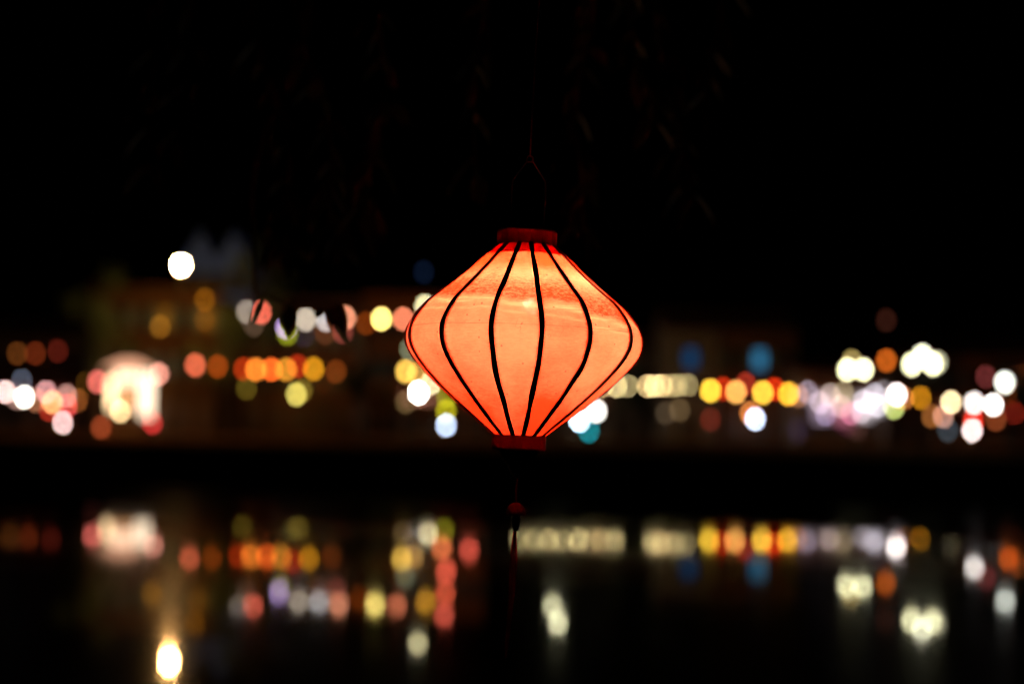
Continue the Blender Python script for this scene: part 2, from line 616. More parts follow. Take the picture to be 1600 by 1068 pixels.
def leaf_mesh(seed):
    rnd = random.Random(seed)
    L_, Wd = 1.0, .19 + rnd.random()*.08
    b = MB()
    n = 6
    for i in range(n+1):
        t = i/n
        w = Wd*math.sin(PI*t**.8)**.9 + .004
        droop = -.25*t*t*(1 + rnd.random()*.05)
        for s in (-1, 0, 1):
            b.v.append((s*w*.5*2*.9, t*L_, droop - (.05 if s == 0 else 0)))
    for i in range(n):
        for s in range(2):
            q = i*3 + s
            b.f.append((q, q+1, q+4, q+3))
    me = bpy.data.meshes.new('leaf')
    me.from_pydata(b.v, [], b.f)
    me.materials.append(MT['leaf'])
    return me


LEAF = [leaf_mesh(k) for k in range(4)]
rnd = random.Random(11)


def put_leaf(p, d, size, roll=0.0):
    o = bpy.data.objects.new('leaf', LEAF[rnd.randrange(4)])
    COL.objects.link(o)
    o.parent = tree
    d = Vector(d).normalized()
    q = d.to_track_quat('Y', 'Z')
    mm = q.to_matrix().to_4x4() @ Matrix.Rotation(roll, 4, 'Y') @ Matrix.Diagonal((size, size, size, 1))
    mm.translation = Vector(p) - T0
    o.matrix_local = mm


# twigs: (list of photo points, depth, number of leaves)
twigs = [
    ([(430, -160), (470, 60), (500, 150), (520, 250), (515, 330), (530, 385)], 3.35, 30),
    ([(380, -160), (400, 60), (440, 170), (450, 270), (440, 340), (450, 400)], 3.55, 30),
    ([(560, -160), (590, 30), (600, 140), (580, 250), (560, 350)], 3.25, 24),
    ([(230, -170), (250, 0), (235, 150), (230, 270)], 3.5, 18),
    ([(330, -170), (300, 0), (290, 110), (270, 230)], 3.7, 16),
    ([(740, -190), (760, 0), (740, 120), (745, 290)], 3.3, 16),
    ([(900, -200), (930, -20), (900, 150), (910, 290), (905, 360)], 3.3, 24),
    ([(1010, -200), (1020, -20), (1040, 120), (1070, 240), (1085, 320)], 3.4, 26),
    ([(960, -200), (980, 0), (1000, 100), (1030, 200)], 3.3, 16),
    ([(1150, -190), (1130, 0), (1110, 90), (1100, 160)], 3.5, 16),
]
for pts, D, nl in twigs:
    wp = [at(x, y, D + .08*math.sin(i*1.3)) for i, (x, y) in enumerate(pts)]
    q = min(br_main, key=lambda p: (p - wp[0]).length)
    path = bez([q] + wp, 24)
    MB().tube([p - T0 for p in path], [.009 - .00027*i for i in range(25)], 5).build('twig', 'bark', tree, True)
    for k in range(nl):
        i = 6 + int((k/nl)*18.4)
        p = path[i]
        a = k*2.4 + rnd.random()
        d = Vector((math.cos(a), .5*math.sin(a), -.55 - .5*rnd.random()))
        put_leaf(p, d, .075 + .045*rnd.random(), rnd.random()*1.2 - .6)
# single leaves on the lowest twig, hanging across the lights of the upper lantern row:
# (lamp direction, leaf stalk and tip as seen against that lamp's blur disc, leaf width)
LOW = []
for C, P0, P1, wd in (((385, 488), (408, 458), (384, 522), .24), ((408, 488), (414, 456), (384, 522), .13),
                      ((447, 511), (456, 455), (445, 526), .62), ((447, 511), (474, 470), (459, 512), .40), ((449, 521), (452, 462), (447, 527), .40),
                      ((510, 499), (474, 492), (514, 474), .40), ((510, 499), (512, 462), (530, 540), .26),
                      ((540, 496), (516, 458), (534, 542), .34), ((535, 518), (514, 486), (552, 552), .16)):
    Dl = 3.4
    c = at(C[0], C[1], Dl)
    a, b = [c + Vector((.95e-3*(p[0]-C[0]), .02*k, -.95e-3*(p[1]-C[1]))) for k, p in enumerate((P0, P1))]
    LOW.append(a)
    n_before = len(bpy.data.objects)
    L_ = (b-a).length
    o = bpy.data.objects.new('leaf', LEAF[rnd.randrange(4)])
    COL.objects.link(o)
    o.parent = tree
    mm = (b-a).to_track_quat('Y', 'Z').to_matrix()
    yv = (b-a).normalized()
    nv = Vector((0, -1, 0)); nv = (nv - yv*nv.dot(yv)).normalized()
    xv = yv.cross(nv)
    mm = Matrix((xv, yv, nv)).transposed().to_4x4() @ Matrix.Diagonal((wd/.42*L_, L_, L_*.3, 1))
    mm.translation = a - T0
    o.matrix_local = mm
LOW.sort(key=lambda p: p.x)
tw = bez([br_main[12], at(470, -60, 3.45), at(400, 250, 3.42), at(398, 430, 3.41)] + [p + Vector((0, .015, .012 + .01*math.sin(3*i))) for i, p in enumerate(LOW)], 60)
MB().tube([p - T0 for p in tw], [.006 - .00007*i for i in range(61)], 5).build('twig', 'bark', tree, True)

# ------------------------------------------------------------------ far bank: buildings
def wx(px, D):
    return at(px, 660, D).x


def hz(px, py, D):
    return at(px, py, D).z


def house(name, px0, px1, D, top_y, wall, label, roof='gable', storeys=2, cols=4, depth=9.0, win_mat=None, lit=None, cat='house'):
    x0, x1 = wx(px0, D), wx(px1, D)
    w = x1 - x0 - .12
    cx = (x0 + x1)/2
    ztop = hz((px0+px1)/2, top_y, D) - QUAY_Z
    rise = {'gable': 1.5, 'twin': 2.3}.get(roof, .5)
    eave = ztop - rise
    t = thing(name, label, cat, (cx, D, QUAY_Z))
    MB().box((0, depth/2, eave/2), (w, depth, eave)).build('wall', wall, t)
    if roof == 'gable':
        hw, y0, y1, ym = w/2 + .05, -.7, depth + .5, depth/2
        th = .14
        zb = eave + .003
        v, f = [], []
        for x in (-hw, hw):
            v += [(x, y0, zb-.25), (x, ym, zb + rise), (x, y1, zb-.25), (x, y1, zb-.25+th), (x, ym, zb+rise+th), (x, y0, zb-.25+th)]
        f = [(0, 1, 4, 5), (1, 2, 3, 4), (6, 11, 10, 7), (7, 10, 9, 8), (0, 6, 7, 1), (1, 7, 8, 2), (5, 4, 10, 11), (4, 3, 9, 10), (0, 5, 11, 6), (2, 8, 9, 3)]
        rf = MB().add(v, f).build('roof', 'roof_tile', t)
        MB().box((0, ym, zb + rise + th + .06), (2*hw, .3, .2)).build('ridge', 'roof_tile', rf)
        for sx in (-1, 1):   # gable ends close the roof space
            MB().add([(sx*w/2, .05, eave), (sx*w/2, depth-.05, eave), (sx*w/2, ym, eave+rise-.06),
                      (sx*(w/2-.15), .05, eave), (sx*(w/2-.15), depth-.05, eave), (sx*(w/2-.15), ym, eave+rise-.06)],
                     [(0, 1, 2), (3, 5, 4), (0, 3, 4, 1), (1, 4, 5, 2), (2, 5, 3, 0)]).build('gable_end', wall, t)
    elif roof == 'twin':
        for sx in (-1, 1):
            hx = w/4
            g = MB()
            c = sx*w/4
            pts = []
            for y in (0.0, depth):
                pts += [(c-hx+.02, y, eave), (c+hx-.02, y, eave), (c, y, eave+2.3)]
            g.add(pts, [(0, 1, 2), (5, 4, 3), (0, 3, 4, 1), (1, 4, 5, 2), (2, 5, 3, 0)]).build('gable', wall, t)
    else:
        MB().box((0, -.06, eave + .25), (w, .3, .5)).build('parapet', wall, t)
    sh = eave/storeys
    for s in range(storeys):
        for c in range(cols):
            x = -w/2 + w*(c + .5)/cols
            if s == 0:
                d = MB().box((x, -.05, 1.12), (min(1.5, w/cols*.7), .1, 2.24)).build('door', 'dark_wood', t)
                MB().box((x+.4, -.115, 1.05), (.05, .03, .16)).build('handle', 'metal', d)
                continue
            zc = s*sh + sh*.48
            fw = min(1.1, w/cols*.5)
            fr = MB()
            for sx in (-1, 1):
                fr.box((x + sx*fw/2, -.05, zc), (.1, .1, 1.5))
            fr.box((x, -.05, zc + .70), (fw - .1, .1, .1)).box((x, -.05, zc - .70), (fw - .1, .1, .1))
            fo = fr.build('window', 'dark_wood', t)
            pm = win_mat if (lit and (s, c) in lit) else MT['dark_glass']
            MB().box((x, -.03, zc), (fw - .1, .04, 1.3)).build('pane', pm, fo)
            if fw > .7:
                for sx in (-1, 1):
                    MB().box((x + sx*(fw/2 + .05 + fw/4), -.04, zc), (fw/2 - .02, .06, 1.45)).build('shutter', 'shutter', fo)
        if s > 0:
            MB().box((0, -.07, s*sh), (w, .14, .16)).build('cornice', wall, t)
    return t


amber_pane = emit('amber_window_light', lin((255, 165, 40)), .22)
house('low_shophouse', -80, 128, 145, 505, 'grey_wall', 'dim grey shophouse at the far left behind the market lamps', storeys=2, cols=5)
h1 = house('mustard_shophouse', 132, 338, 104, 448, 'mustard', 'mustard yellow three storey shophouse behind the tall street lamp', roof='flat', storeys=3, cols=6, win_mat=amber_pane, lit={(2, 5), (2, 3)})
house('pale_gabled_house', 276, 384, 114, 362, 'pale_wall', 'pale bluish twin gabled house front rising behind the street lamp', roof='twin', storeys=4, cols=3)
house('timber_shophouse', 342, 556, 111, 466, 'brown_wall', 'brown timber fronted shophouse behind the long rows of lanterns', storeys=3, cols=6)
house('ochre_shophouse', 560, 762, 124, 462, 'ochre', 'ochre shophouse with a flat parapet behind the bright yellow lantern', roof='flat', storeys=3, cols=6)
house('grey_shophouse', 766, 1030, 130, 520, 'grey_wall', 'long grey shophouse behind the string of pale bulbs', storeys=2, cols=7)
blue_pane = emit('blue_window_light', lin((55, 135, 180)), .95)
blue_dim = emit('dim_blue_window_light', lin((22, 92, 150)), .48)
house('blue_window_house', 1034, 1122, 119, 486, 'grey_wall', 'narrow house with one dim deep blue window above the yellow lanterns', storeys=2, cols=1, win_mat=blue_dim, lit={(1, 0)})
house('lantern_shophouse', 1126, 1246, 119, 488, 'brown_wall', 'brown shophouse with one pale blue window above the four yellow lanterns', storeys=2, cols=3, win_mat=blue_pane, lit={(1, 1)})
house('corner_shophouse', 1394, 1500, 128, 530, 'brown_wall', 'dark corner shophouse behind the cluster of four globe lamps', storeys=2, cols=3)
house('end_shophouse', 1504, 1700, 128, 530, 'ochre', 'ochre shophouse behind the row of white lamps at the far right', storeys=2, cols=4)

DISC = 42*37.0
POOL = {}


def lamp_emit(rgb, L_):
    c = lin(rgb)
    return emit('lamp_light', c, L_)


def lamp_L(D, d, gain):
    dpx = d*FPX/D
    return gain*DISC/(dpx*dpx)


# the brightly lit open shop
SD = 112
sx0, sx1 = wx(1252, SD), wx(1388, SD)
shop = thing('open_shop', 'brightly lit open shop front glowing lilac and white beside the yellow lanterns', 'shop', ((sx0+sx1)/2, SD, QUAY_Z))
sw = sx1 - sx0
MB().box((0, 8.9, 2.8), (sw, .2, 5.6)).build('wall', 'grey_wall', shop)
for s in (-1, 1):
    MB().box((s*(sw/2-.1), 4.4, 2.8), (.2, 8.8, 5.6)).build('wall', 'grey_wall', shop)
MB().box((0, .1, 4.75), (sw - .42, .2, 1.7)).build('fascia', 'brown_wall', shop)
MB().add([(-sw/2-.2, -.8, 5.45), (sw/2+.2, -.8, 5.45), (sw/2+.2, 9.4, 7.2), (-sw/2-.2, 9.4, 7.2),
          (-sw/2-.2, -.8, 5.61), (sw/2+.2, -.8, 5.61), (sw/2+.2, 9.4, 7.36), (-sw/2-.2, 9.4, 7.36)],
         [(0, 3, 2, 1), (4, 5, 6, 7), (0, 1, 5, 4), (1, 2, 6, 5), (2, 3, 7, 6), (3, 0, 4, 7)]).build('roof', 'roof_tile', shop)
cells = [(1264, 612, 18, 26, (178, 158, 172), 1.0), (1290, 625, 26, 26, (210, 180, 178), 1.1), (1285, 645, 26, 22, (175, 150, 172), .9),
         (1303, 608, 22, 18, (150, 135, 110), 1.0), (1318, 626, 22, 24, (190, 165, 140), 1.1), (1318, 648, 26, 20, (190, 110, 130), 1.0),
         (1325, 610, 18, 14, (110, 100, 35), 1.0), (1352, 632, 24, 40, (215, 200, 205), 1.3), (1372, 622, 20, 40, (215, 205, 212), 1.3),
         (1338, 668, 14, 16, (130, 85, 75), .9), (1250, 672, 14, 18, (80, 65, 100), .8), (1325, 662, 16, 12, (130, 60, 85), .8)]
for i, (x, y, w, h, c, g) in enumerate(cells):
    p = at(x, y, SD + .6)
    s = (SD + .6)/FPX
    q = p - shop.location
    MB().box((q.x, .6 + .09*(i % 3), q.z), (w*s, .06, h*s)).build('glow_panel', emit('interior_glow', lin(c), g*1.25), shop)  # glowing panels added in place of a lamp-lit shop interior
for x, y, c, g in ((1262, 612, (190, 172, 192), .55), (1281, 628, (215, 190, 205), .5), (1297, 616, (215, 190, 180), .6), (1290, 647, (170, 150, 190), .5),
                   (1318, 612, (190, 170, 130), .55), (1314, 634, (230, 190, 190), .5), (1330, 646, (205, 115, 145), .7), (1349, 626, (225, 212, 222), .8),
                   (1366, 616, (215, 208, 222), .8), (1371, 634, (225, 218, 228), .75), (1346, 643, (215, 195, 205), .6), (1380, 612, (170, 160, 165), .5)):
    p = at(x, y, SD - .4) - shop.location
    lt = MB().lathe([(-.14, .05), (-.09, .13), (0, .16), (.09, .12), (.14, .05)], 12).build('pendant_light', lamp_emit(c, lamp_L(SD, .32, g*.66)), shop, False, p)
    MB().tube([(0, 0, .142), (0, 0, 4.6 - p.z if p.z < 4 else .5)], .012, 4).build('rod', 'black_wood', lt)
MB().box((0, -.2, .45), (sw*.8, .5, .9)).build('counter', 'crate', shop)

# the lit kiosk
KD = 101.0
kc = at(198, 688, KD)
kio = thing('lit_kiosk', 'glowing white kiosk with a pink canopy on the left part of the bank', 'kiosk', (kc.x, KD, QUAY_Z))
ks = KD/FPX


def kpos(px, py):
    p = at(px, py, KD)
    return p.x - kc.x, p.z - QUAY_Z


pink = emit('glow_pink_canvas', lin((250, 178, 140)), 1.4)  # canvas given its own glow in place of light shining through
KW = 37*ks
kz0, kz1 = kpos(198, 578)[1], kpos(198, 563)[1]
MB().add([(-KW, -1.2, kz0), (KW, -1.2, kz0), (KW, 1.2, kz0), (-KW, 1.2, kz0), (-.6, 0, kz1), (.6, 0, kz1)],
         [(0, 1, 5, 4), (1, 2, 5), (2, 3, 4, 5), (3, 0, 4), (0, 3, 2, 1)]).build('canopy', pink, kio)
for s in (-1, 1):
    for y in (-1.1, 1.1):
        MB().box((s*(KW - .12), y, (kz0 - .01)/2), (.09, .09, kz0 - .01)).build('post', 'dark_wood', kio)
warmw = lin((255, 214, 160))
for (x0_, x1_, y0_, y1_, g, c) in ((163, 174, 591, 638, 4.8, warmw), (212, 235, 582, 650, 2.9, (1, .78, .55)), (174, 212, 580, 600, 2.6, lin((255, 208, 172))),
                                   (176, 210, 604, 640, 1.1, lin((240, 170, 110)))):
    a, za = kpos(x0_, y1_)
    b_, zb = kpos(x1_, y0_)
    MB().box(((a+b_)/2, .95, (za+zb)/2), (b_-a-.02, .08, zb-za-.02)).build('light_panel', emit('kiosk_panel_light', c, g), kio)
MB().box((-.1, -.7, .38), (2.9, .6, .76)).build('counter', 'crate', kio)

# market stalls (dark frames the small lamps hang from)
def stall(px, D, w, label):
    x = wx(px, D)
    t = thing('market_stall', label, 'market stall', (x, D, QUAY_Z), 'market stalls on the far bank')
    for s in (-1, 1):
        for y in (-.8, .8):
            MB().box((s*(w/2-.1), y, 1.55), (.07, .07, 3.1)).build('post', 'dark_wood', t)
    MB().add([(-w/2, -1.15, 3.1), (w/2, -1.15, 3.1), (w/2, 1.15, 3.1), (-w/2, 1.15, 3.1), (-w/2+.2, 0, 3.75), (w/2-.2, 0, 3.75)],
             [(0, 1, 5, 4), (1, 2, 5), (2, 3, 4, 5), (3, 0, 4), (0, 3, 2, 1)]).build('canopy', 'canvas', t)
    MB().box((0, -.5, .82), (w-.4, .9, .08)).build('tabletop', 'crate', t)
    for s in (-1, 1):
        MB().box((s*(w/2-.35), -.5, .39), (.1, .8, .78)).build('trestle', 'crate', t)
    return t


stall(25, 131, 3.6, 'dark market stall under white lamps at the far left edge')
stall(98, 131, 2.6, 'dark market stall under pink lamps left of the kiosk')
stall(1480, 120, 3.0, 'dark market stall under the cream lamp right of the globe lamps')
stall(1548, 121, 3.2, 'dark market stall under the white lamps at the far right')
stall(655, 119, 3.2, 'dark market stall under the brightest white lamp by the lantern')
stall(920, 119, 3.2, 'dark market stall under the white and bluish lamps right of the lantern foot')

# ------------------------------------------------------------------ far lamps
def lantern_shape(t, d, m, kind):
    h = d*.5
    if kind == 'diamond':
        prof = [(-h*.9, d*.12), (-h*.35, d*.40), (0, d*.53), (h*.35, d*.40), (h*.9, d*.12)]
    elif kind == 'drop':
        prof = [(-h*.95, d*.14), (-h*.5, d*.44), (0, d*.52), (h*.6, d*.34), (h*1.05, d*.12)]
    else:
        prof = [(-h*.92, d*.18), (-h*.6, d*.41), (0, d*.52), (h*.6, d*.41), (h*.92, d*.18)]
    MB().lathe(prof, 14).build('shade', m, t)
    zt, zb = prof[-1][0], prof[0][0]
    MB().lathe([(zt+.003, prof[-1][1]*1.05), (zt + .05, prof[-1][1]*1.05)], 8).build('cap', 'red_wood', t)
    MB().lathe([(zb-.05, prof[0][1]*1.05), (zb-.003, prof[0][1]*1.05)], 8).build('base_ring', 'red_wood', t)
    MB().lathe([(zb-.30, .03), (zb-.16, .02), (zb-.053, .008)], 6).build('tassel', 'red_cord', t)
    return zt + .05


def lamp(x, y, D, rgb, gain, kind, label, d=.40, group=None, cord=.35, post=False):
    p = at(x, y, D)
    m = lamp_emit(rgb, lamp_L(D, d, gain))
    if kind in ('round', 'diamond', 'drop'):
        t = thing('paper_lantern' if kind == 'round' else 'silk_lantern', label, 'lantern', p, group)
        zt = lantern_shape(t, d, m, kind)
    else:
        t = thing('bulb_lamp', label, 'lamp', p, group)
        r = d/2
        MB().lathe([(-r, r*.2), (-r*.7, r*.72), (0, r), (r*.6, r*.8), (r*.9, r*.3)], 14).build('globe', m, t)
        MB().lathe([(r*.9 + .003, r*.32), (r*.9 + .09, r*.25)], 8).build('socket', 'metal', t)
        zt = r*.9 + .09
    ground = QUAY_Z - p.z
    if post:
        b = MB()
        b.tube([(.32, .0, ground), (.32, 0, zt + .25), (.22, 0, zt + .42), (0, 0, zt + .40), (0, 0, zt - .002)], .035, 6)
        b.build('post', 'metal', t)
    else:
        MB().tube([(0, 0, zt), (0, 0, zt + cord)], .008, 4).build('cord', 'black_wood', t)
    return p + Vector((0, 0, zt + cord))


def cable(pts, label, ext=2.5):
    pts = sorted(pts, key=lambda p: p.x)
    a, b = pts[0] + Vector((-ext, .6, .25)), pts[-1] + Vector((ext, .6, .25))
    P = [a] + pts + [b]
    o = Vector(P[0])
    path = []
    for i in range(len(P)-1):
        path.append(P[i] - o)
    path.append(P[-1] - o)
    t = MB().tube(path, .012, 5).build('lantern_cable', 'black_wood', None, False, o)
    tag(t, label, 'cable')


# --- tall street lamp
sp = at(283, 415, 96)
sl = thing('street_lamp', 'tall street lamp with a dazzling white head above the left bank', 'street lamp', (sp.x, 96, QUAY_Z))
hh = sp.z - QUAY_Z
MB().lathe([(0, .20), (.35, .18), (.4, .10), (hh - .155, .05)], 10).build('pole', 'metal', sl)
MB().lathe([(hh + .17, .26), (hh + .25, .24), (hh + .36, .1)], 12).build('hood', 'metal', sl)
MB().lathe([(hh - .15, .07), (hh - .10, .15), (hh, .20), (hh + .10, .20), (hh + .165, .17)], 16).build('globe', emit('street_lamp_light', (1.0, .50, .15), lamp_L(96, .42, 95)), sl)

# --- rows of lanterns (photo x, y, colour, brightness, shape, label)
G_UP = 'lanterns on the upper cable'
up = [(385, 488, (165, 150, 135), 1, 'round', 'greyish white lantern at the left end of the upper row'),
      (408, 488, (242, 108, 85), 1, 'diamond', 'coral lantern half cut by a leaf in the upper row'),
      (396, 507, (75, 58, 45), 1, 'round', 'dim brownish lantern just under the coral one in the upper row'),
      (447, 511, (185, 150, 215), 1, 'diamond', 'mauve lantern mostly hidden by a leaf in the upper row'),
      (449, 521, (115, 120, 18), 1, 'round', 'olive green lantern overlapping the mauve one in the upper row'),
      (478, 499, (190, 175, 155), 1, 'round', 'pale grey white lantern in the middle of the upper row'),
      (510, 499, (182, 177, 175), 1, 'round', 'pale lantern cut by a leaf tip in the upper row'),
      (508, 520, (72, 36, 18), 1, 'round', 'dim brown lantern below the pale ones in the upper row'),
      (540, 496, (228, 145, 110), 1, 'drop', 'peach lantern partly behind dark leaves in the upper row'),
      (535, 518, (115, 50, 42), 1, 'drop', 'dull red lantern below the peach one in the upper row'),
      (572, 505, (105, 42, 5), 1, 'diamond', 'dim orange lantern left of the bright yellow one'),
      (596, 498, (255, 226, 120), 1.6, 'round', 'bright yellow lantern left of the big lantern in the upper row'),
      (630, 498, (255, 140, 100), 1, 'diamond', 'peach lantern touching the left edge of the big lantern')]
cable([lamp(x, y, 106, c, g, k, l, group=G_UP, d=.42) for x, y, c, g, k, l in up], 'thin dark cable carrying the upper row of lanterns')
hid = [(704, 487, (230, 95, 75), 1, 'drop', 'coral lantern hidden behind the big lantern, topmost of its column'),
       (704, 520, (255, 105, 70), 1, 'diamond', 'coral lantern hidden behind the big lantern, middle of its column'),
       (704, 552, (250, 100, 75), 1, 'drop', 'coral lantern hidden behind the big lantern, lowest of its column'),
       (674, 506, (240, 170, 50), 1, 'round', 'amber lantern hidden behind the left flank of the big lantern'),
       (696, 590, (235, 120, 70), 1, 'round', 'orange lantern hidden behind the lower left of the big lantern'),
       (698, 618, (110, 110, 20), 1, 'drop', 'olive lantern hidden behind the lower left of the big lantern'),
       (738, 588, (255, 100, 80), 1, 'diamond', 'coral red lantern hidden behind the lower middle of the big lantern')]
cable([lamp(x, y, 105, c, g, k, l, group='lanterns hanging behind the big lantern', d=.42) for x, y, c, g, k, l in hid], 'thin dark cable behind the big lantern')
G_MID = 'lanterns on the middle cable'
mid = [(305, 570, (205, 92, 62), 1, 'round', 'salmon lantern right of the kiosk at the left end of the orange row'),
       (340, 572, (142, 56, 10), 1, 'diamond', 'dim burnt orange lantern second from the left in the orange row'),
       (381, 576, (165, 45, 10), 1, 'diamond', 'dark red orange lantern left of the bright orange pair'),
       (400, 577, (240, 130, 42), 1, 'round', 'orange lantern just left of the brightest orange one'),
       (424, 577, (255, 105, 35), 1.15, 'diamond', 'brightest red orange lantern in the middle of the orange row'),
       (447, 577, (200, 130, 38), 1, 'round', 'amber lantern just right of the brightest orange one'),
       (465, 572, (155, 35, 12), 1, 'drop', 'dark red lantern between the two amber ones'),
       (490, 576, (192, 128, 20), 1, 'round', 'mustard amber lantern near the right end of the orange row'),
       (525, 580, (102, 45, 10), 1, 'diamond', 'dim brown orange lantern at the right end of the orange row')]
cable([lamp(x, y, 97, c, g, k, l, group=G_MID) for x, y, c, g, k, l in mid], 'thin dark cable carrying the orange row of lanterns')
G_Y = 'lanterns along the eaves on the right'
yel = [(1110, 610, (255, 205, 62), 1.1, 'round', 'yellow lantern nearest the string of pale bulbs'),
       (1130, 607, (175, 38, 10), 1, 'drop', 'red lantern between the first two yellow lanterns'),
       (1150, 612, (250, 178, 88), 1.0, 'round', 'peachy yellow lantern second in the yellow row'),
       (1165, 600, (140, 38, 25), 1, 'drop', 'dull red lantern right of the peachy yellow one'),
       (1192, 613, (255, 198, 65), 1.1, 'round', 'yellow lantern above the bluish white lamp'),
       (1210, 608, (195, 42, 10), 1, 'drop', 'red lantern between the last two yellow lanterns'),
       (1232, 615, (255, 188, 50), 1.1, 'round', 'yellow lantern next to the lilac shop front'),
       (1247, 618, (170, 110, 70), .7, 'diamond', 'faint peach lantern at the corner of the lilac shop')]
cable([lamp(x, y, 110, c, g, k, l, group=G_Y, d=.44) for x, y, c, g, k, l in yel], 'thin dark cable carrying the yellow and red lanterns')
G_L = 'dim lanterns at the far left'
dm = [(27, 552, (72, 36, 10), 1, 'round', 'dim brown lantern leftmost of three above the left market lamps'),
      (55, 552, (78, 26, 8), 1, 'round', 'dim rust lantern in the middle of three above the left market lamps'),
      (90, 548, (64, 15, 8), 1, 'round', 'dim dark red lantern rightmost of three above the left market lamps')]
cable([lamp(x, y, 141, c, g, k, l, group=G_L) for x, y, c, g, k, l in dm], 'thin dark cable of the three dim lanterns at the far left')

# --- string of pale bulbs
n0 = at(812, 600, 111)
fs_ = thing('festoon_string', 'string of pale yellow bulbs running right from behind the big lantern', 'string lights', n0)
pts = []
for x, g in ((815, .3), (838, .45), (862, .6), (884, .5), (908, .75), (930, .35), (942, .5), (964, .72), (982, .38), (1011, .72), (1022, .62),
             (1035, .70), (1050, .22), (1058, .34), (1075, .26)):
    y = 600 + 3.2*math.sin((x-812)/270*PI) - 1.0 + 2*(x-812)/270
    p = at(x, y, 111) - n0
    MB().lathe([(-.11, .04), (-.06, .095), (.02, .11), (.08, .07), (.11, .04)], 12).build('bulb', lamp_emit((228, 206, 142) if int(x) % 3 else (222, 190, 128), lamp_L(111, .22, g)), fs_, False, p)
    pts.append(p + Vector((0, 0, .112)))
MB().tube(pts, .012, 4).build('wire', 'black_wood', fs_)

